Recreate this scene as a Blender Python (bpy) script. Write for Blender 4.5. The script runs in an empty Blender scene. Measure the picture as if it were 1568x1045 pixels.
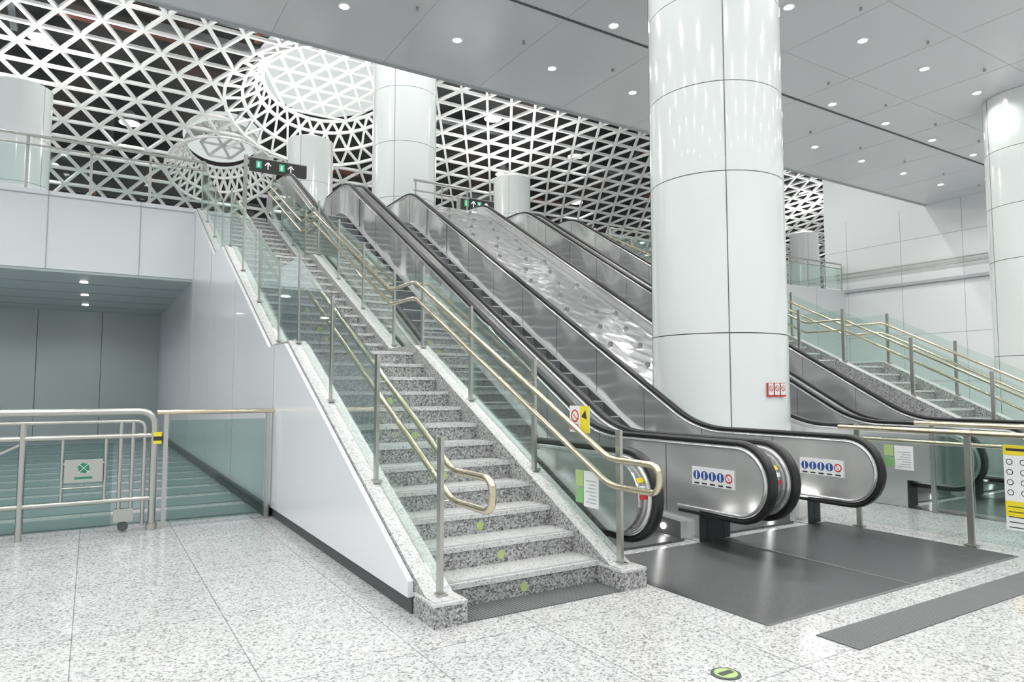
import bpy, math, random, bmesh
from mathutils import Vector
random.seed(4)
S=bpy.context.scene
try:
    S.view_settings.view_transform='Standard'; S.view_settings.look='None'
except Exception as e: print(e)

# ------------------------------------------------------------ mesh builder
class MB:
    def __init__(s): s.v=[];s.f=[];s.m=[];s.s=[];s.mats=[]
    def mi(s,mat):
        if mat not in s.mats: s.mats.append(mat)
        return s.mats.index(mat)
    def add(s,vs,fs,mat,smooth=False):
        b=len(s.v); s.v+= [tuple(p) for p in vs]
        k=s.mi(mat)
        for f in fs:
            s.f.append([b+i for i in f]); s.m.append(k); s.s.append(smooth)
    def box(s,x0,x1,y0,y1,z0,z1,mat):
        vs=[(x,y,z) for x in (x0,x1) for y in (y0,y1) for z in (z0,z1)]
        s.add(vs,[(0,1,3,2),(4,6,7,5),(0,4,5,1),(2,3,7,6),(0,2,6,4),(1,5,7,3)],mat)
    def beam(s,p,q,w,h,mat,up=(0,0,1)):
        p=Vector(p);q=Vector(q);d=(q-p)
        if d.length<1e-5: return
        d.normalize();up=Vector(up);sd=d.cross(up)
        if sd.length<1e-4: sd=d.cross(Vector((1,0,0)))
        sd.normalize();u=sd.cross(d).normalized()
        vs=[]
        for c in (p,q):
            for a,b in ((-1,-1),(1,-1),(1,1),(-1,1)):
                vs.append(c+sd*(a*w/2)+u*(b*h/2))
        s.add(vs,[(0,1,2,3),(7,6,5,4),(0,4,5,1),(1,5,6,2),(2,6,7,3),(3,7,4,0)],mat)
    def cyl(s,p,q,r,mat,n=20,r2=None,caps=True):
        p=Vector(p);q=Vector(q);d=(q-p).normalized()
        a=d.orthogonal().normalized();b=d.cross(a)
        if r2 is None:r2=r
        vs=[]
        for c,rr in ((p,r),(q,r2)):
            for i in range(n):
                t=2*math.pi*i/n
                vs.append(c+a*math.cos(t)*rr+b*math.sin(t)*rr)
        s.add(vs,[(i,(i+1)%n,n+(i+1)%n,n+i) for i in range(n)],mat,True)
        if caps: s.add(vs,[tuple(range(n-1,-1,-1)),tuple(range(n,2*n))],mat)
    def tube(s,path,r,mat,n=10,rnd=0):
        P=[Vector(p) for p in path]
        if rnd>0 and len(P)>2:
            Q=[P[0]]
            for i in range(1,len(P)-1):
                a,b,c=P[i-1],P[i],P[i+1]
                ra=min(rnd,(a-b).length*.49,(c-b).length*.49)
                s0=b+(a-b).normalized()*ra; s1=b+(c-b).normalized()*ra
                for k in range(6):
                    t=k/5; Q.append(s0*(1-t)**2+b*2*t*(1-t)+s1*t*t)
            Q.append(P[-1]); P=Q
        vs=[];m=len(P);a=None
        for i in range(m):
            d=(P[min(i+1,m-1)]-P[max(i-1,0)]).normalized()
            if a is None: a=d.orthogonal().normalized()
            a=(a-d*a.dot(d)).normalized(); b=d.cross(a)
            for k in range(n):
                t=2*math.pi*k/n; vs.append(P[i]+a*math.cos(t)*r+b*math.sin(t)*r)
        fs=[(i*n+k,i*n+(k+1)%n,(i+1)*n+(k+1)%n,(i+1)*n+k) for i in range(m-1) for k in range(n)]
        s.add(vs,fs,mat,True)
        s.add(vs,[tuple(range(n-1,-1,-1)),tuple(range((m-1)*n,m*n))],mat)
    def prism(s,poly,x0,x1,mat,side=None,smooth=False):
        n=len(poly)
        vs=[(x0,y,z) for y,z in poly]+[(x1,y,z) for y,z in poly]
        s.add(vs,[tuple(range(n)),tuple(range(2*n-1,n-1,-1))],mat)
        s.add(vs,[(i,n+i,n+(i+1)%n,(i+1)%n) for i in range(n)],side or mat,smooth)
    def sweep(s,path,xc,sec,mat):
        m=len(path);n=len(sec);vs=[]
        for i,(y,z) in enumerate(path):
            a=path[max(i-1,0)];b=path[min(i+1,m-1)]
            d=Vector((b[0]-a[0],b[1]-a[1])).normalized()
            nn=Vector((-d[1],d[0]))
            for dx,dn in sec: vs.append((xc+dx,y+nn[0]*dn,z+nn[1]*dn))
        fs=[(i*n+k,i*n+(k+1)%n,(i+1)*n+(k+1)%n,(i+1)*n+k) for i in range(m-1) for k in range(n)]
        s.add(vs,fs,mat,True)
        s.add(vs,[tuple(range(n-1,-1,-1)),tuple(range((m-1)*n,m*n))],mat)
    def obj(s,name,parent=None,recalc=True):
        me=bpy.data.meshes.new(name);me.from_pydata(s.v,[],s.f)
        for m in s.mats: me.materials.append(m)
        me.polygons.foreach_set('material_index',s.m)
        me.polygons.foreach_set('use_smooth',s.s)
        if recalc:
            bm=bmesh.new();bm.from_mesh(me);bmesh.ops.recalc_face_normals(bm,faces=bm.faces);bm.to_mesh(me);bm.free()
        me.update()
        o=bpy.data.objects.new(name,me);S.collection.objects.link(o)
        if parent:o.parent=parent
        return o

# ------------------------------------------------------------ materials
def base(name,col,rough=.5,metal=0,coat=0,emit=None,es=0,spec=.5):
    m=bpy.data.materials.new(name);m.use_nodes=True
    b=m.node_tree.nodes['Principled BSDF']
    b.inputs['Base Color'].default_value=(*col,1)
    b.inputs['Roughness'].default_value=rough
    b.inputs['Metallic'].default_value=metal
    b.inputs['Specular IOR Level'].default_value=spec
    b.inputs['Coat Weight'].default_value=coat
    if emit: 
        b.inputs['Emission Color'].default_value=(*emit,1);b.inputs['Emission Strength'].default_value=es
    return m
def N(m,t,**k):
    n=m.node_tree.nodes.new(t)
    for a,b in k.items(): setattr(n,a,b)
    return n
def L(m,a,b): m.node_tree.links.new(a,b)
def coords(m,scale=(1,1,1),loc=(0,0,0),rot=(0,0,0)):
    tc=N(m,'ShaderNodeTexCoord');mp=N(m,'ShaderNodeMapping')
    mp.inputs['Scale'].default_value=scale;mp.inputs['Location'].default_value=loc;mp.inputs['Rotation'].default_value=rot
    L(m,tc.outputs['Object'],mp.inputs['Vector']);return mp.outputs['Vector']
def ramp(m,src,stops):
    r=N(m,'ShaderNodeValToRGB');e=r.color_ramp.elements
    while len(e)<len(stops): e.new(.5)
    for i,(p,c) in enumerate(stops):
        e[i].position=p;e[i].color=(c,c,c,1) if not isinstance(c,tuple) else (*c,1)
    L(m,src,r.inputs[0]);return r.outputs[0]
def granite(name,stops,rough,scale=70,tiles=None):
    m=base(name,(.7,.7,.7),rough);b=m.node_tree.nodes['Principled BSDF']
    v=coords(m)
    vo=N(m,'ShaderNodeTexVoronoi');vo.inputs['Scale'].default_value=scale;L(m,v,vo.inputs['Vector'])
    sx=N(m,'ShaderNodeSeparateColor');L(m,vo.outputs['Color'],sx.inputs[0])
    c=ramp(m,sx.outputs[0],stops)
    no=N(m,'ShaderNodeTexNoise');no.inputs['Scale'].default_value=3;L(m,v,no.inputs['Vector'])
    c2=ramp(m,no.outputs['Fac'],[(.3,.93),(.7,1.0)])
    mx=N(m,'ShaderNodeMix',data_type='RGBA',blend_type='MULTIPLY');mx.inputs[0].default_value=1
    L(m,c,mx.inputs[6]);L(m,c2,mx.inputs[7]);out=mx.outputs[2]
    if tiles:
        br=N(m,'ShaderNodeTexBrick',offset=0);br.inputs['Scale'].default_value=1
        br.inputs['Brick Width'].default_value=tiles[0];br.inputs['Row Height'].default_value=tiles[1]
        br.inputs['Mortar Size'].default_value=.003;br.inputs['Mortar Smooth'].default_value=0
        br.inputs['Color1'].default_value=(1,1,1,1);br.inputs['Color2'].default_value=(.96,.97,.98,1)
        br.inputs['Mortar'].default_value=(.45,.46,.47,1)
        v2=coords(m,loc=(.04,.1,0));L(m,v2,br.inputs['Vector'])
        m3=N(m,'ShaderNodeMix',data_type='RGBA',blend_type='MULTIPLY');m3.inputs[0].default_value=1
        L(m,out,m3.inputs[6]);L(m,br.outputs['Color'],m3.inputs[7]);out=m3.outputs[2]
    L(m,out,b.inputs['Base Color']);return m
def steel(name,col=(.9,.905,.9),rough=.2,metal=.82,wav=0,streak=0):
    m=base(name,col,rough,metal);b=m.node_tree.nodes['Principled BSDF']
    last=None
    if streak:
        n2=N(m,'ShaderNodeTexNoise');n2.inputs['Scale'].default_value=1;n2.inputs['Detail'].default_value=.3
        L(m,coords(m,(.5,streak,.5)),n2.inputs['Vector'])
        b2=N(m,'ShaderNodeBump');b2.inputs['Strength'].default_value=1;b2.inputs['Distance'].default_value=.2
        L(m,n2.outputs['Fac'],b2.inputs['Height']);last=b2
    if wav:
        n2=N(m,'ShaderNodeTexNoise');n2.inputs['Scale'].default_value=wav;n2.inputs['Detail'].default_value=.5
        L(m,coords(m),n2.inputs['Vector'])
        b2=N(m,'ShaderNodeBump');b2.inputs['Strength'].default_value=.5;b2.inputs['Distance'].default_value=.06
        L(m,n2.outputs['Fac'],b2.inputs['Height']);last=b2
    if last: L(m,last.outputs[0],b.inputs['Normal'])
    return m
def glass(name,tint,k=.55):
    m=bpy.data.materials.new(name);m.use_nodes=True;nt=m.node_tree
    for n in list(nt.nodes): nt.nodes.remove(n)
    o=N(m,'ShaderNodeOutputMaterial');t=N(m,'ShaderNodeBsdfTransparent');g=N(m,'ShaderNodeBsdfGlossy')
    t.inputs[0].default_value=(*tint,1);g.inputs[0].default_value=(.93,1,.98,1);g.inputs['Roughness'].default_value=.03
    lw=N(m,'ShaderNodeFresnel');lw.inputs[0].default_value=1.45
    mu=N(m,'ShaderNodeMath',operation='MULTIPLY');mu.inputs[1].default_value=k;L(m,lw.outputs[0],mu.inputs[0])
    mx=N(m,'ShaderNodeMixShader');L(m,mu.outputs[0],mx.inputs[0]);L(m,t.outputs[0],mx.inputs[1]);L(m,g.outputs[0],mx.inputs[2])
    L(m,mx.outputs[0],o.inputs[0]);return m
def ribbed(name,col,scale,axis='X',rough=.35,metal=.8):
    m=base(name,col,rough,metal);b=m.node_tree.nodes['Principled BSDF']
    w=N(m,'ShaderNodeTexWave',bands_direction=axis);w.inputs['Scale'].default_value=scale
    L(m,coords(m),w.inputs['Vector'])
    bp=N(m,'ShaderNodeBump');bp.inputs['Strength'].default_value=.5;bp.inputs['Distance'].default_value=.01
    L(m,w.outputs['Fac'],bp.inputs['Height']);L(m,bp.outputs[0],b.inputs['Normal'])
    c=ramp(m,w.outputs['Fac'],[(0,tuple(x*.5 for x in col)),(1,tuple(min(1,x*1.4) for x in col))]);L(m,c,b.inputs['Base Color'])
    return m

FLOOR=granite('granite_floor',[(0,.24),(.14,.38),(.32,.55),(.6,.65),(1,.70)],.15,90,(.76,1.14))
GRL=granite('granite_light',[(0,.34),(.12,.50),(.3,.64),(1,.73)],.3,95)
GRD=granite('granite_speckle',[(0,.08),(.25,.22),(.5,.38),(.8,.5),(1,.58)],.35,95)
WHITE=base('white_cladding',(.80,.82,.84),.2,coat=.2)
WHITER=base('white_wall_satin',(.74,.77,.77),.45)
COL=base('column_enamel',(.78,.82,.81),.14,coat=.5)
CEIL=base('ceiling_panel',(.62,.64,.65),.2)
CORR=base('corridor_panel',(.49,.545,.55),.25)
SEAM=base('dark_joint',(.08,.09,.09),.6)
SEAML=base('grey_joint',(.42,.44,.45),.6)
BLACK=base('rubber_black',(.012,.012,.013),.35)
DARK=base('newel_foot_shade',(.05,.055,.06),.4,.6)  # dark colour standing in for shade at the newel feet
STEEL=steel('brushed_stainless',streak=1.3)
STEELD=steel('stainless_plate',(.62,.63,.63),.3,.8)
STEELK=steel('stainless_skirt',(.33,.33,.33),.3,.8)
STEELN=steel('stainless_newel',(.7,.7,.7),.22,.85)
DECKM=steel('wavy_stainless',(.72,.73,.74),.2,.85,wav=4)
TUBE=base('satin_brass_tube',(.66,.59,.44),.2,1)
POST=base('post_stainless',(.5,.5,.47),.3,1)
GLASS=glass('clear_green_glass',(.915,.955,.942))
GLASSD=glass('dark_green_glass',(.74,.82,.80),.8)
STEP=ribbed('escalator_step',(.2,.21,.22),25)
PLATE=ribbed('landing_plate',(.16,.163,.168),18,'X',.3,.9)
TACT=ribbed('tactile_strip',(.15,.155,.16),14,'X',.6,0)
LAT=base('lattice_white',(.80,.81,.80),.5)
def E(name,c,s): return base(name,(0,0,0),.5,emit=c,es=s)
LAMP=E('lamp_glow',(1,.99,.96),25)
OCU=E('skylight_glow',(.93,1,.98),.72)
GREEN=E('sign_green',(.05,.6,.3),.8)
WEM=E('sign_white',(1,1,1),1.0)
SIGNW=base('sign_paper',(.8,.82,.82),.4)
BLUE=base('sign_blue',(.03,.08,.32),.4)
RED=base('sign_red',(.55,.05,.04),.4)
YEL=base('sign_yellow',(.80,.68,.03),.4)
GRN=base('decal_green',(.42,.56,.22),.5)
DEC=base('decal_pale',(.46,.56,.25),.5)
GRD2=base('notice_green',(.25,.5,.2),.5)
INK=base('sign_ink',(.03,.03,.03),.5)
LOGO=base('logo_green',(.03,.22,.13),.5)

# ------------------------------------------------------------ room shell
b=MB();b.box(-12,34,-8,24,-.2,0,FLOOR);b.obj('floor')
CZ=7.6
b=MB();b.box(-14,24,-8,12.1,CZ,CZ+.8,CEIL)
b.box(-14,24,8.98,9.03,CZ-.012,CZ,SEAM)
for y in (-5,-2,1.0,3.9,5.85,7.8): b.box(-14,24,y,y+.008,CZ-.003,CZ,SEAML)
for i in range(-6,12): b.box(.4+i*2.07,.408+i*2.07,-8,12.1,CZ-.003,CZ,SEAML)
b.box(-14,24,12.1,12.16,CZ-.03,CZ+.8,SEAML)
b.obj('ceiling')
XR=24
b=MB();b.box(XR,XR+.4,-8,15.9,0,12,WHITER)
for z in (1.6,3.2,4.9,6.5): b.box(XR-.006,XR,-8,15.9,z,z+.015,SEAML)
for y in range(-7,16,2): b.box(XR-.006,XR,y,y+.012,0,7.6,SEAML)
b.box(XR-.12,XR,-8,15.9,4.92,5.02,SEAML)
b.obj('wall_right')
b=MB()
for z in (5.45,5.62):
    b.tube([(XR-.1,-2,z),(XR-.1,15.4,z)],.025,POST)
for y in range(-2,16,2): b.beam((XR,y,5.45),(XR-.12,y,5.45),.03,.03,POST)
b.obj('wall_handrail')
b=MB();b.box(12.7,XR,15.1,15.4,0,5.0,WHITER);
for x in (15,17.4,19.8,22.2): b.box(x,x+.012,15.094,15.1,0,5,SEAML)
b.obj('wall_atrium')
b=MB();b.box(-14,1.7,15.0,40,3.55,5.0,WHITE)
for x in (-5.6,-3.2,-.8,.7): b.box(x,x+.015,14.99,15.0,3.55,5.0,SEAML)
b.box(-14,1.7,14.985,15.0,4.9,4.92,SEAML)
b.box(1.7,62,15.4,46,4.8,4.996,GRL)
b.obj('floor_upper')
b=MB();b.box(-14,1.68,15.02,22.6,3.5,3.549,CORR)
for y in (16.5,18,19.5,21): b.box(-14,1.68,y,y+.012,3.497,3.5,SEAM)
b.obj('ceiling_corridor')
b=MB();b.box(-14,1.68,22.4,22.7,0,3.5,CORR)
for x in (-4.3,-2.8,-1.3,.2): b.box(x,x+.012,22.394,22.4,0,3.5,SEAM)
b.obj('wall_corridor')
b=MB();b.box(-9.2,-9,7.6,22.4,0,3.5,CORR);b.obj('wall_left')
b=MB()
CS=base('corridor_strip',(.22,.28,.29),.35)
for i in range(16):
    y=7.9+i*.9; b.box(-9,1.64,y,y+.6,0,.012,CS)
b.box(1.60,1.655,7.6,22.4,.0,.12,SEAM)
b.obj('corridor_floor_strips')
def ctop(y):
    P=CT
    for (a,za),(c,zc) in zip(P,P[1:]):
        if y<=c: return za+(zc-za)*(max(y,a)-a)/(c-a)
    return P[-1][1]
CT=[(3.57,.14),(3.72,.14),(7.12,1.84),(7.85,1.84),(11.37,3.6),(12.15,3.6),(15.0,5.02)]
b=MB()
poly=[(3.89,.10),(3.89,ctop(3.89)-.03)]+[(y,z-.03) for y,z in CT[2:]]+[(22.4,4.99),(22.4,.10)]
b.prism(poly,1.66,1.696,WHITE)
for y in (7.55,10.0,12.4,14.8): b.box(1.655,1.66,y,y+.012,.1,min(ctop(y)-.04,4.9),SEAML)
b.box(1.685,1.696,3.89,22.4,0,.10,SEAM)
b.obj('wall_stair')

# ------------------------------------------------------------ stairs
FL=[(3.85,12,0),(8.1,12,1.764),(12.4,10,3.528)]
R=.147;T=.3
def staircase(x0,x1):
    b=MB();cw=.18
    for xa,xb in ((x0,x0+cw),(x1-cw,x1)):
        poly=[(3.6,0),(3.6,.14)]+CT[1:]+[(15.0,0)]
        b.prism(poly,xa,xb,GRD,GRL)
        b.box(xa-.015,xb+.015,3.57,3.86,0,.12,GRD)
        b.box(xa-.017,xb+.017,3.568,3.862,.12,.135,GRL)
    a=x0+cw;c=x1-cw
    for yi,n,z0 in FL:
        for i in range(n):
            y=yi+i*T;z=z0+(i+1)*R
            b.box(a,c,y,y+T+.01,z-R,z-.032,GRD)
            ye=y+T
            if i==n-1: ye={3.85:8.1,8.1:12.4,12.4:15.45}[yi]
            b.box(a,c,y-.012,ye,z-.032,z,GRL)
            b.box(a,c,y+.02,y+.05,z,z+.003,SEAML)
            if i in (0,1,2,4,6,8,10):
                xm=(a+c)/2-.02
                b.cyl((xm,y-.002,z-.09),(xm,y-.004,z-.09),.036,DEC,5)
    b.box(a,c,3.58,3.84,0,.006,TACT)
    return b.obj('staircase')
staircase(1.70,3.26); staircase(11.04,12.6)

PY=[3.72,4.8,5.93,7.08,7.95,9.1,10.25,11.37,12.2,13.1,14.05,14.95]
def stair_rail(x,inw):
    b=MB()
    for y in PY:
        z=ctop(y); b.box(x-.012,x+.012,y-.025,y+.025,z-.01,z+.92,POST)
        b.box(x-.03,x+.03,y-.05,y+.05,z-.01,z+.012,POST)
        for h in (.72,.54):
            b.tube([(x,y,z+h),(x+inw*.075,y,z+h)],.009,POST,6)
    for ya,yb in zip(PY,PY[1:]):
        ya+=.035;yb-=.035
        ys=[ya]+[c for c,_ in CT if ya<c<yb]+[yb]
        poly=[(y,ctop(y)+.03) for y in ys]+[(y,ctop(y)+.88) for y in reversed(ys)]
        b.prism(poly,x-.006,x+.006,GLASS)
    xt=x+inw*.08
    up=[(xt,y,z+.72) for y,z in CT[2:]]
    lo=[(xt,y,z+.54) for y,z in CT[2:]]
    path=list(reversed(up))+[(xt,3.72,.86),(xt,3.24,.86),(xt,3.24,.68),(xt,3.72,.68)]+lo
    b.tube(path,.022,TUBE,12,.085)
    return b.obj('stair_glass_railing')
stair_rail(1.79,1);stair_rail(3.17,-1);stair_rail(11.13,1);stair_rail(12.51,-1)

# ------------------------------------------------------------ escalators
Hh=.88;Y0=5.4;RA=1.5;r30=math.radians(30)
def rpath(off=0.):
    r=.31-off;p=[(4.6,.26+off)]
    for i in range(17):
        t=-math.pi/2-math.pi*i/16
        p.append((3.92+r*math.cos(t),.57+r*math.sin(t)))
    for i in range(9):
        t=r30*i/8; p.append((Y0+(RA+off)*math.sin(t),Hh-off+(RA+off)*(1-math.cos(t))))
    for i in range(9):
        t=r30*(1-i/8); p.append((14.9-(RA-off)*math.sin(t),5.9-off-(RA-off)*(1-math.cos(t))))
    for i in range(17):
        t=math.pi/2-math.pi*i/16
        p.append((15.9+r*math.cos(t),5.59+r*math.sin(t)))
    p.append((15.3,5.28+off))
    return p
def sline(dz):
    p=[]
    for i in range(9):
        t=r30*i/8; p.append((Y0+RA*math.sin(t),dz+RA*(1-math.cos(t))))
    for i in range(9):
        t=r30*(1-i/8); p.append((14.9-RA*math.sin(t),5.02+dz-RA*(1-math.cos(t))))
    return p
def side_poly(off=0.):
    p=[(4.35,.004),(4.35,.26+off)]+rpath(off)[1:-1]+[(15.35,5.28+off),(15.35,4.97)]
    return p+list(reversed([(y,max(z,.004)) for y,z in sline(-.05)]))
HS=[(-.042,.0),(-.046,.012),(-.04,.028),(-.02,.036),(.02,.036),(.04,.028),(.046,.012),(.042,0),(.03,-.012),(-.03,-.012)]
def zz(p,y):
    for (a,za),(c,zc) in zip(p,p[1:]):
        if a<=y<=c and c>a: return za+(zc-za)*(y-a)/(c-a)
    return p[0][1] if y<p[0][0] else p[-1][1]
def escalator(xa,xb,filll,fillr,skirt=None):
    b=MB()
    for x,sg in ((xa,1),(xb,-1)):
        b.prism(side_poly(.012),x-.04,x+.04,STEEL)
        b.sweep(rpath(0),x,HS,BLACK)
        b.sweep(rpath(.035),x,[(-.055,-.006),(-.055,.012),(.055,.012),(.055,-.006)],STEELN)
        b.box(x-.045,x+.045,4.335,4.349,.008,.26,DARK)  # thin dark sheet, shade under the newel put in as colour
        lo=sline(.0);hi=sline(.22)
        poly=[(4.5,.004),(4.5,.16)]+[(y,z) for y,z in hi]+[(15.3,5.24),(15.3,5.0)]+list(reversed([(y,max(z,.004)) for y,z in lo]))
        xi=sorted((x+sg*.04,x+sg*.12))
        b.prism(poly,xi[0],xi[1],STEELK,STEELD)
        for k in range(12):
            y=4.75+k*.98
            hp=sline(Hh-.04);z1=zz(hp,y);z0=zz(hi,y)
            xs=x+sg*.0405
            b.beam((xs,y,z0),(xs,y,z1),.004,.006,SEAM,up=(0,1,0))
        b.cyl((x+sg*.12,4.72,.09),(x+sg*.13,4.72,.09),.026,LAMP,12)
    a=xa+.125;c=xb-.125
    b.box(a,c,4.45,5.62,.004,.02,PLATE)
    n=25
    for i in range(n):
        y=5.45+i*.3465;z=min(5.0,.2*(i+1))
        b.box(a,c,y+.25,y+.25+.36,z-.28,z-.02,STEP)
        b.box(a,c,y+.245,y+.26,z-.03,z-.015,STEELD)
    b.box(a,c,14.3,15.6,4.9,5.005,PLATE)
    tp=[(y,max(z,.004)) for y,z in sline(-.06)]
    tb=[(y,max(z,.002)) for y,z in sline(-.95)]
    b.prism(tp+[(15.3,4.9),(15.3,4.1)]+list(reversed(tb)),xa-.04,xb+.04,STEELD)
    for f in (filll,fillr):
        if f:
            b.prism(side_poly(.05),f[0],f[1],STEELN)
            b.box(f[0],f[1],4.335,4.349,.008,.3,DARK)  # same painted shade across the filler foot
    if skirt:
        b.prism([(y,z) for y,z in sline(-.05) if z>.01]+[(15.3,4.9),(15.3,.004),(6.0,.004)],skirt[0],skirt[1],WHITE)
    return b.obj('escalator')
escalator(3.42,4.66,(3.29,3.38),(4.70,4.91),(3.31,3.36))
escalator(4.95,6.19,None,(6.23,6.33))
escalator(8.11,9.35,(7.97,8.07),(9.39,9.60))
escalator(9.64,10.88,None,(10.92,11.02),(10.94,10.99))
dp=sline(Hh-.16)
b=MB()
b.prism([(5.42,.004)]+[dp[0]]+dp+[(15.3,dp[-1][1]),(15.3,4.9)]+list(reversed([(y,max(z,.004)) for y,z in sline(-.3)])),6.335,7.965,DECKM)
for j,y in enumerate([7.5+.55*k for k in range(13)]):
    for x in ((6.7,7.3,7.75) if j%2 else (6.95,7.5)):
        z=zz(dp,y); b.cyl((x,y,z-.01),(x,y-.025,z+.045),.045,STEELK,12,.03)
b.obj('anti_slide_deck')
for xa in (3.33,7.93):
    b=MB();xb=xa+3.07
    b.box(xa,xb,2.65,4.33,0,.004,PLATE)
    for x in (xa+1.53,xb-.02): b.box(x,x+.02,2.65,4.33,.004,.007,STEELK)
    b.box(xa,xb,2.63,2.65,0,.007,STEELK)
    b.obj('escalator_landing_plate')
b=MB();b.box(3.43,12,2.15,2.40,0,.005,TACT);b.obj('tactile_paving')
b=MB();b.cyl((2.61,2.31,0),(2.61,2.31,.004),.07,SEAM,32);b.cyl((2.61,2.31,.004),(2.61,2.31,.006),.055,GRN,32)
b.beam((2.57,2.31,.007),(2.65,2.31,.007),.03,.003,SEAM);b.obj('floor_marker')

# ------------------------------------------------------------ columns
def column(x,y,z0,z1,lamp=False,r=.87):
    b=MB();seams=[2.03,4.05,5.2,6.4,7.9,9.4]
    zs=[z0]+[s for s in seams if z0<s<z1-.2]+[z1]
    for a,c in zip(zs,zs[1:]):
        b.cyl((x,y,a+.006),(x,y,c-.006),r,COL,96)
    b.cyl((x,y,z0),(x,y,z1-.01),r-.015,SEAM,48)
    for k in range(4):
        t=math.radians(-130+90*k);d=Vector((math.cos(t),math.sin(t),0))
        p=Vector((x,y,0))+d*(r-.003)
        b.beam(p+Vector((0,0,z0)),p+Vector((0,0,z1)),.010,.012,SEAM,up=d)
    if lamp:
        b.cyl((x,y,z1),(x,y,z1+.12),.7,COL,48,.6)
        b.cyl((x,y,z1+.12),(x,y,z1+.3),.22,LAMP,24,.15)
    return b.obj('column')
column(7.15,6.33,.72,CZ);column(17.0,6.33,0,CZ)
tops=[]
for x,y in ((7.15,17.3),(-2.3,27),(7.15,27),(16.6,27),(38.6,27)):
    column(x,y,5.0,11.2,True);tops.append((x,y))

# ------------------------------------------------------------ roof lattice
ph=[i*math.pi/2/400 for i in range(401)]
VY=lambda p:8+34*math.sin(p)
VZ=lambda p:5+10.5*math.cos(p)
arc=[0]
for i in range(400): arc.append(arc[-1]+math.hypot(VY(ph[i+1])-VY(ph[i]),VZ(ph[i+1])-VZ(ph[i])))
def sp(s):
    lo,hi=0,400
    while hi-lo>1:
        m=(lo+hi)//2
        if arc[m]<=s: lo=m
        else: hi=m
    t=(s-arc[lo])/(arc[hi]-arc[lo]);p=ph[lo]+(ph[hi]-ph[lo])*t
    return VY(p),VZ(p),p
def zsurf(y): return 5+10.5*math.sqrt(max(0,1-((y-8)/34)**2))
a=1.25;hh=a*.866
OC=[(8.4,28.4,4.3),(4.9,34.2,2.4)]
b=MB();rows=int(arc[-1]/hh)
def node(i,j):
    y,z,p=sp(min(j*hh,arc[-1]-.01)); return Vector((-12+i*a+(j%2)*a/2,y,z))
def clip(p,q):
    for ox,oy,r in OC:
        dp_=math.hypot(p.x-ox,p.y-oy)<r;dq=math.hypot(q.x-ox,q.y-oy)<r
        if dp_ and dq: return None
        if dp_ or dq:
            if dp_: ins,out=p,q
            else: ins,out=q,p
            lo,hi=0.,1.
            for _ in range(12):
                m=(lo+hi)/2;c=ins.lerp(out,m)
                if math.hypot(c.x-ox,c.y-oy)<r: lo=m
                else: hi=m
            return ins.lerp(out,hi),out
    return p,q
for j in range(2,rows):
    y_,z_,p=sp(j*hh);up=(0,math.sin(p)*.3,math.cos(p)+.1)
    for i in range(0,60):
        n0=node(i,j)
        if n0.x>y_*1.9+2: continue
        nb=[node(i+1,j)]
        if j+1<rows:
            nb+= [node(i,j+1),node(i-1,j+1)] if j%2==0 else [node(i,j+1),node(i+1,j+1)]
        for q in nb:
            c=clip(n0,q)
            if c: b.beam(c[0],c[1],.105,.12,LAT,up)
for ox,oy,r in OC:
    rings=[(r,0),(r*.84,.3),(r*.72,.8),(r*.66,1.2)];nn=32;P=[]
    for rr,dz in rings:
        ring=[]
        for k in range(nn):
            t=2*math.pi*(k+.5*(len(P)%2))/nn;x=ox+rr*math.cos(t);y=oy+rr*math.sin(t)
            ring.append(Vector((x,y,zsurf(y)+dz)))
        P.append(ring)
    for ri,ring in enumerate(P):
        for k in range(nn):
            b.beam(ring[k],ring[(k+1)%nn],.12,.12,LAT)
            if ri+1<len(P):
                nx=P[ri+1]
                b.beam(ring[k],nx[k],.09,.1,LAT)
                b.beam(ring[k],nx[(k-1)%nn if ri%2==0 else (k+1)%nn],.09,.1,LAT)
    ri=r*.66;g=.95
    def pt(i,j): 
        x=ox+i*g+(j%2)*g/2;y=oy+j*g*.866;return Vector((x,y,zsurf(y)+1.2))
    M=int(ri/g)+2
    for j in range(-M,M+1):
        for i in range(-M,M+1):
            p0=pt(i,j)
            nb=[pt(i+1,j)]+([pt(i,j+1),pt(i-1,j+1)] if j%2==0 else [pt(i,j+1),pt(i+1,j+1)])
            for q in nb:
                if math.hypot(p0.x-ox,p0.y-oy)<ri*1.02 and math.hypot(q.x-ox,q.y-oy)<ri*1.02: b.beam(p0,q,.11,.08,LAT)
b.obj('roof_lattice',recalc=False)
for ox,oy,r in OC:
    b=MB();n=40
    vs=[(ox+r*.72*math.cos(2*math.pi*k/n),oy+r*.72*math.sin(2*math.pi*k/n),zsurf(oy+r*.72*math.sin(2*math.pi*k/n))+1.6) for k in range(n)]
    b.add(vs,[tuple(range(n))],OCU);b.obj('skylight',recalc=False)
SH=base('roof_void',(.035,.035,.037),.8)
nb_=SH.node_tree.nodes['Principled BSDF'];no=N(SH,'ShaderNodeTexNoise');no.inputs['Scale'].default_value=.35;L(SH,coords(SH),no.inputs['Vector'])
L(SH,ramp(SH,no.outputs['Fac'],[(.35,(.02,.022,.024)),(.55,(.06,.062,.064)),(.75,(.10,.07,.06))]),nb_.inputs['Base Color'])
b=MB();vs=[];K=30
for i in range(K+1):
    p=math.pi/2*i/K
    for x in (-16,64): vs.append((x,8+37*math.sin(p),5+13.6*math.cos(p)))
fs=[(2*i,2*i+1,2*i+3,2*i+2) for i in range(K)]
b.add(vs,fs,SH)
b.obj('roof_shell',recalc=False)
TR=base('roof_truss_brown',(.20,.08,.06),.6);TG=base('roof_truss_grey',(.22,.23,.24),.5)
b=MB()
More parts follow.
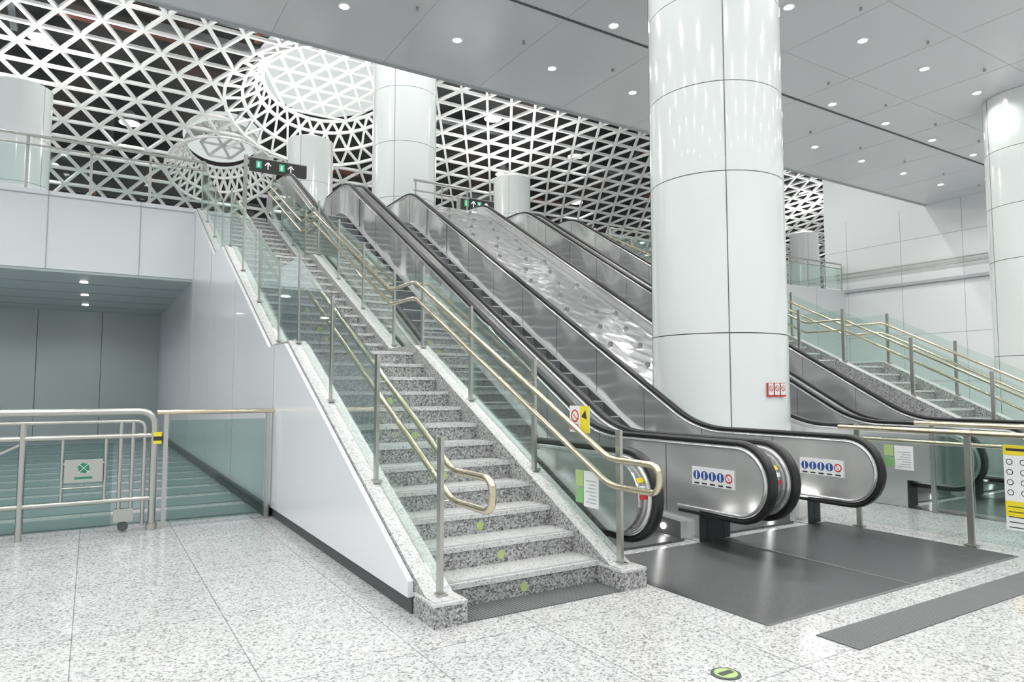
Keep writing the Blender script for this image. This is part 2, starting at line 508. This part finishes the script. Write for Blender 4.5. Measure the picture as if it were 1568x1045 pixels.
for k in range(130):
    x=random.uniform(-10,50);p=random.uniform(.25,1.3);dl=random.uniform(2,6)
    y=8+36*math.sin(p);z=5+12.6*math.cos(p);m=random.choice((TR,TG,TG,SEAM))
    if random.random()<.5: b.beam((x,y,z),(x+dl,y,z),.25,.25,m)
    else:
        p2=min(1.45,p+.12);b.beam((x,y,z),(x,8+36*math.sin(p2),5+12.6*math.cos(p2)),.22,.22,m)
b.obj('roof_truss',recalc=False)
b=MB();FL2=E('flood_glow',(1,1,.98),9)
for k in range(7):
    for x in range(-8,50,6):
        p=.3+k*.15+ (0.05 if (x//6)%2 else 0)
        y=8+35*math.sin(p);z=5+11.9*math.cos(p)
        xx=x+(k%2)*3
        if any(math.hypot(xx-o[0],y-o[1])<o[2]+1 for o in OC): continue
        b.cyl((xx,y,z),(xx,y,z-.5),.16,TG,16,.44);b.cyl((xx,y,z-.5),(xx,y,z-.52),.40,FL2,16)
# added pendants below the lattice, fill light for columns and steel
fill_pend=[(x,y,12.6) for y in (14.5,) for x in (-3,4.2,10.5,17)]
for x,y,z in fill_pend:
    b.cyl((x,y,z+.5),(x,y,z),.12,TG,20,.3);b.cyl((x,y,z),(x,y,z-.02),.27,FL2,20);b.beam((x,y,z+.5),(x,y,z+2.2),.03,.03,TG)
b.obj('high_bay_and_fill_lamps',recalc=False)

# ------------------------------------------------------------ upper railing
def upper_rail(x0,x1,y,ps):
    b=MB();n=int(round((x1-x0)/ps))
    for i in range(n+1):
        x=x0+(x1-x0)*i/n
        b.box(x-.025,x+.025,y-.012,y+.012,5.0,6.0,POST)
        if i<n: b.box(x+.04,x+(x1-x0)/n-.04,y-.006,y+.006,5.08,5.8,GLASS)
    b.tube([(x0,y,6.02),(x1,y,6.02)],.03,POST);b.tube([(x0,y-.03,5.84),(x1,y-.03,5.84)],.02,POST)
    b.obj('balcony_glass_railing')
upper_rail(-8.15,1.85,15.12,1.0);upper_rail(12.7,23.9,15.2,1.0)
b=MB()
for x in (6.45,7.15,7.85): b.tube([(x,14.9,5.745),(x,14.9,6.35)],.02,POST)
b.tube([(6.4,14.9,6.35),(7.9,14.9,6.35)],.03,POST);b.tube([(6.4,14.9,6.1),(7.9,14.9,6.1)],.02,POST)
b.obj('deck_barrier')

# ------------------------------------------------------------ right guard rail
b=MB();X=6.46
for y in (4.0,3.0,2.0): b.box(X-.012,X+.012,y-.025,y+.025,0,1.0,POST);b.box(X-.035,X+.035,y-.05,y+.05,0.007,.02,POST)
for ya,yb in ((2.04,2.96),(3.04,3.96)): b.box(X-.006,X+.006,ya,yb,.06,.9,GLASS)
b.tube([(X-.06,4.15,.97),(X-.06,1.7,.97)],.024,TUBE,12)
b.tube([(X+.06,4.15,.86),(X+.06,1.7,.86)],.018,TUBE,12)
b.obj('guard_glass_railing')
b=MB()
for y in (4.0,3.0,2.0): b.box(7.84,7.864,y-.025,y+.025,0,1.0,POST)
for ya,yb in ((2.04,2.96),(3.04,3.96)): b.box(7.846,7.858,ya,yb,.06,.9,GLASSD)
b.tube([(7.8,4.15,.97),(7.8,1.7,.97)],.024,TUBE,12)
b.obj('guard_glass_railing')

# ------------------------------------------------------------ gate
GY=7.5
b=MB()
b.tube([(-1.6,GY,.02),(-1.6,GY,1.13),(.54,GY,1.13),(.54,GY,.02)],.034,POST,12,.14)
b.tube([(-1.52,GY,.05),(-1.52,GY,1.04),(.46,GY,1.04),(.46,GY,.05)],.018,POST,10,.08)
for z in (.90,.30): b.tube([(-1.6,GY,z),(.54,GY,z)],.024,POST)
for x in (-.50,.26,.36): b.tube([(x,GY,.12 if x>0 else .0),(x,GY,1.04)],.028 if x<0 else .018,POST)
for x in (-.2,.14): b.tube([(x,GY,.30),(x,GY,.90)],.014,POST)
b.tube([(-.2,GY,.66),(.14,GY,.66)],.01,POST);b.tube([(-.2,GY,.44),(.14,GY,.44)],.01,POST)
b.box(-.18,.12,GY-.02,GY-.005,.49,.70,POST)
b.cyl((-.03,GY-.021,.62),(-.03,GY-.024,.62),.05,LOGO,6);b.beam((-.07,GY-.026,.66),(.01,GY-.026,.58),.004,.012,SIGNW,(0,1,0));b.beam((-.07,GY-.026,.58),(.01,GY-.026,.66),.004,.012,SIGNW,(0,1,0))
b.box(-.10,.04,GY-.026,GY-.021,.52,.54,LOGO)
b.beam((-.5,GY,.86),(-1.6,GY,.30),.02,.02,POST)
b.box(.22,.38,GY-.03,GY+.03,.10,.22,POST);b.cyl((.30,GY-.02,.055),(.30,GY+.02,.055),.045,SEAM,16)
b.cyl((.54,GY,.0),(.54,GY,.06),.05,POST,16)
b.box(.53,.60,GY-.05,GY+.0,.82,.93,YEL);b.box(.53,.61,GY-.052,GY,.85,.89,INK)
b.box(-1.45,.20,GY+.06,GY+.07,.05,.84,GLASSD)
b.obj('security_gate')
b=MB()
for x in (.64,1.6): b.box(x-.02,x+.02,GY-.012,GY+.012,0,1.1,POST)
b.box(.67,1.57,GY-.006,GY+.006,.05,1.04,GLASSD)
b.tube([(.56,GY,1.12),(1.655,GY,1.12)],.024,TUBE);b.obj('fence_glass_panel')

# ------------------------------------------------------------ signs
def xsign(name,x,y0,y1,z0,z1,kind,d=-1):
    b=MB();b.box(x-.006,x,y0,y1,z0,z1,SIGNW)
    w=y1-y0;h=z1-z0;xf=x-.0065
    def disc(y,z,r,m,k=0): b.cyl((xf,y,z),(xf-.001-k*.0006,y,z),r,m,20)
    if kind=='blue':
        for i in range(5):
            y=y1-w*(.12+.19*i)
            if i<4:
                disc(y,z0+h*.55,w*.085,BLUE);b.box(xf-.003,xf-.001,y-.006,y+.008,z0+h*.35,z0+h*.75,SIGNW)
            else: disc(y,z0+h*.55,w*.085,RED);disc(y,z0+h*.55,w*.06,SIGNW,1);b.beam((xf-.003,y-.02,z0+h*.35),(xf-.003,y+.02,z0+h*.75),.002,.008,RED,(1,0,0))
            b.box(xf-.002,xf-.001,y-w*.06,y+w*.06,z0+h*.08,z0+h*.16,INK)
    if kind=='yellow':
        b.box(xf-.001,xf,y0,y1,z0+h*.88,z1,YEL);b.box(xf-.001,xf,y0,y1,z0+h*.16,z0+h*.34,YEL)
        b.box(xf-.0015,xf,y0+.02,y1-.02,z0+h*.93,z0+h*.96,INK)
        for i in range(4):
            for j in range(3): 
                yy=y1-w*(.15+.35*j);z=z0+h*(.8-.12*i);disc(yy,z,.024,INK);disc(yy,z,.018,SIGNW,1)
        for i in range(5): b.box(xf-.0015,xf,y0+.02,y1-.02,z0+h*(.03+.06*i),z0+h*(.04+.06*i),INK)
    if kind=='notice':
        for i in range(7): b.box(xf-.001,xf,y0+.02,y1-.03-.02*(i%3),z0+h*(.12+.1*i),z0+h*(.15+.1*i),SEAML)
        b.box(x-.006,x,y1+.01,y1+.1,z0+.02,z0+h*.5,GRD2);b.box(x-.006,x,y1+.01,y1+.1,z0+h*.55,z1,GRN)
    if kind=='warn':
        ym=y1-w*.28;disc(ym,z0+h*.62,w*.2,RED);disc(ym,z0+h*.62,w*.15,SIGNW,1);b.beam((xf-.003,ym+.03,z0+h*.75),(xf-.003,ym-.03,z0+h*.5),.002,.012,RED,(1,0,0))
        b.box(xf-.001,xf,y0,y0+w*.45,z0,z1,YEL)
        b.box(xf-.001,xf,y0+w*.55,y1-.01,z0+.02,z0+.06,RED);yc=y0+w*.22
        b.cyl((xf-.001,yc,z0+h*.65),(xf-.002,yc,z0+h*.65),w*.17,INK,3)
    b.obj(name)
xsign('pictogram_sign',4.618,3.95,4.42,.50,.66,'blue');xsign('pictogram_sign',6.148,3.95,4.42,.50,.66,'blue')
xsign('passenger_notice_board',6.44,2.44,2.72,.2,.89,'yellow')
xsign('paper_notice',3.155,3.93,4.1,.48,.74,'notice');xsign('paper_notice',6.44,3.45,3.62,.6,.82,'notice')
xsign('warning_sign',3.155,4.03,4.27,1.02,1.22,'warn')
b=MB()
for i in range(3):
    x=7.05+i*.115;y=6.33-.872-.012
    b.box(x-.05,x+.05,y-.004,y+.02,1.25,1.42,RED);b.box(x-.046,x+.046,y-.005,y,1.275,1.415,SIGNW)
    b.cyl((x,y-.005,1.355),(x,y-.007,1.355),.036,RED,20);b.cyl((x,y-.007,1.355),(x,y-.008,1.355),.027,SIGNW,20)
    b.beam((x-.024,y-.009,1.375),(x+.024,y-.009,1.335),.002,.008,RED,(0,1,0))
b.obj('column_safety_sign')
b=MB()
for x in (4.805,3.335,6.28):
    for k,(t,m) in enumerate(((150,YEL),(163,SIGNW),(176,RED))):
        t0=math.radians(t);rr=.262
        y=3.92+rr*math.cos(t0);z=.57+rr*math.sin(t0)
        d=Vector((0,math.cos(t0),math.sin(t0)))
        b.beam(Vector((x-.03,y,z)),Vector((x+.03,y,z)),.035,.004,m,up=d)
b.obj('newel_safety_stickers')
def exit_sign(x,y,z,w,post=None):
    b=MB();b.box(x-w/2,x+w/2,y-.06,y+.06,z-.15,z+.15,INK);f=y-.062
    for k in (-.3,.1):
        b.box(x+k*w-.13,x+k*w+.0,f-.002,f,z-.09,z+.09,GREEN)
        b.box(x+k*w-.09,x+k*w-.05,f-.004,f-.002,z-.06,z+.06,WEM)
        b.beam((x+k*w+.15,f-.003,z-.09),(x+k*w+.15,f-.003,z+.06),.004,.025,WEM,(1,0,0))
        b.beam((x+k*w+.08,f-.003,z),(x+k*w+.15,f-.003,z+.08),.004,.025,WEM,(1,0,0))
        b.beam((x+k*w+.22,f-.003,z),(x+k*w+.15,f-.003,z+.08),.004,.025,WEM,(1,0,0))
    b.box(x-w/2-.12,x-w/2-.04,y-.04,y+.04,5.0,z+.2,POST)
    b.box(x-w/2-.12,x+w/2,y-.03,y+.03,z+.15,z+.18,POST)
    b.obj('exit_sign')
exit_sign(3.72,17,6.75,1.35);exit_sign(8.9,16.3,6.4,1.0)

# ------------------------------------------------------------ lights
rows_=[10.6,8.75,6.8,4.9,2.95,1.0,-.95,-3];xs=[3.3+2.07*k for k in range(-6,10)]
b=MB();sp_=[]
for y in rows_:
    for x in xs:
        if any(math.hypot(x-cx,y-6.33)<1.0 for cx in (7.15,17.0)): continue
        b.cyl((x,y,CZ-.012),(x,y,CZ),.10,WHITE,20);b.cyl((x,y,CZ-.016),(x,y,CZ-.012),.07,LAMP,20)
        sp_.append((x,y,CZ-.05))
        b.cyl((x+1.03,y-.6,CZ-.06),(x+1.03,y-.6,CZ),.025,POST,8)
dl=b.obj('recessed_downlights')
b=MB();sp2=[]
for y in (16.2,18.4,20.6):
    for x in (-4.6,-2.4,-.2):
        b.cyl((x,y,3.49),(x,y,3.5),.07,LAMP,16);sp2.append((x,y,3.46))
dl2=b.obj('corridor_downlights')
def spot(p,e,par,ang=150,r=.08,col=(1,.985,.96)):
    l=bpy.data.lights.new('downlight_spot','SPOT');l.energy=e;l.spot_size=math.radians(ang);l.spot_blend=.6;l.shadow_soft_size=r;l.color=col
    o=bpy.data.objects.new('downlight_spot',l);S.collection.objects.link(o);o.location=p;o.parent=par
for p in sp_: spot(p,80,dl)
for p in sp2: spot(p,44,dl2,col=(.95,1,1))
hb=bpy.data.objects['high_bay_and_fill_lamps']
for x,y,z in fill_pend: spot((x,y,z-.06),1100,hb,160,.25)  # added fill spots, brighten the white columns and escalator steel
for (x,y) in tops:
    l=bpy.data.lights.new('uplight','POINT');l.energy=620;l.shadow_soft_size=.3;l.color=(1,.985,.95)
    o=bpy.data.objects.new('uplight',l);S.collection.objects.link(o);o.location=(x,y,11.9);o.parent=hb
w=bpy.data.worlds.new('world');S.world=w;w.use_nodes=True
w.node_tree.nodes['Background'].inputs[0].default_value=(.95,.985,1,1);w.node_tree.nodes['Background'].inputs[1].default_value=.9

cd=bpy.data.cameras.new('camera');cd.lens=24;cd.sensor_width=36
co=bpy.data.objects.new('camera',cd);S.collection.objects.link(co);S.camera=co
co.location=(0,0,1.35);co.rotation_euler=(math.radians(94),0,math.radians(-31.6))
cd.clip_end=300
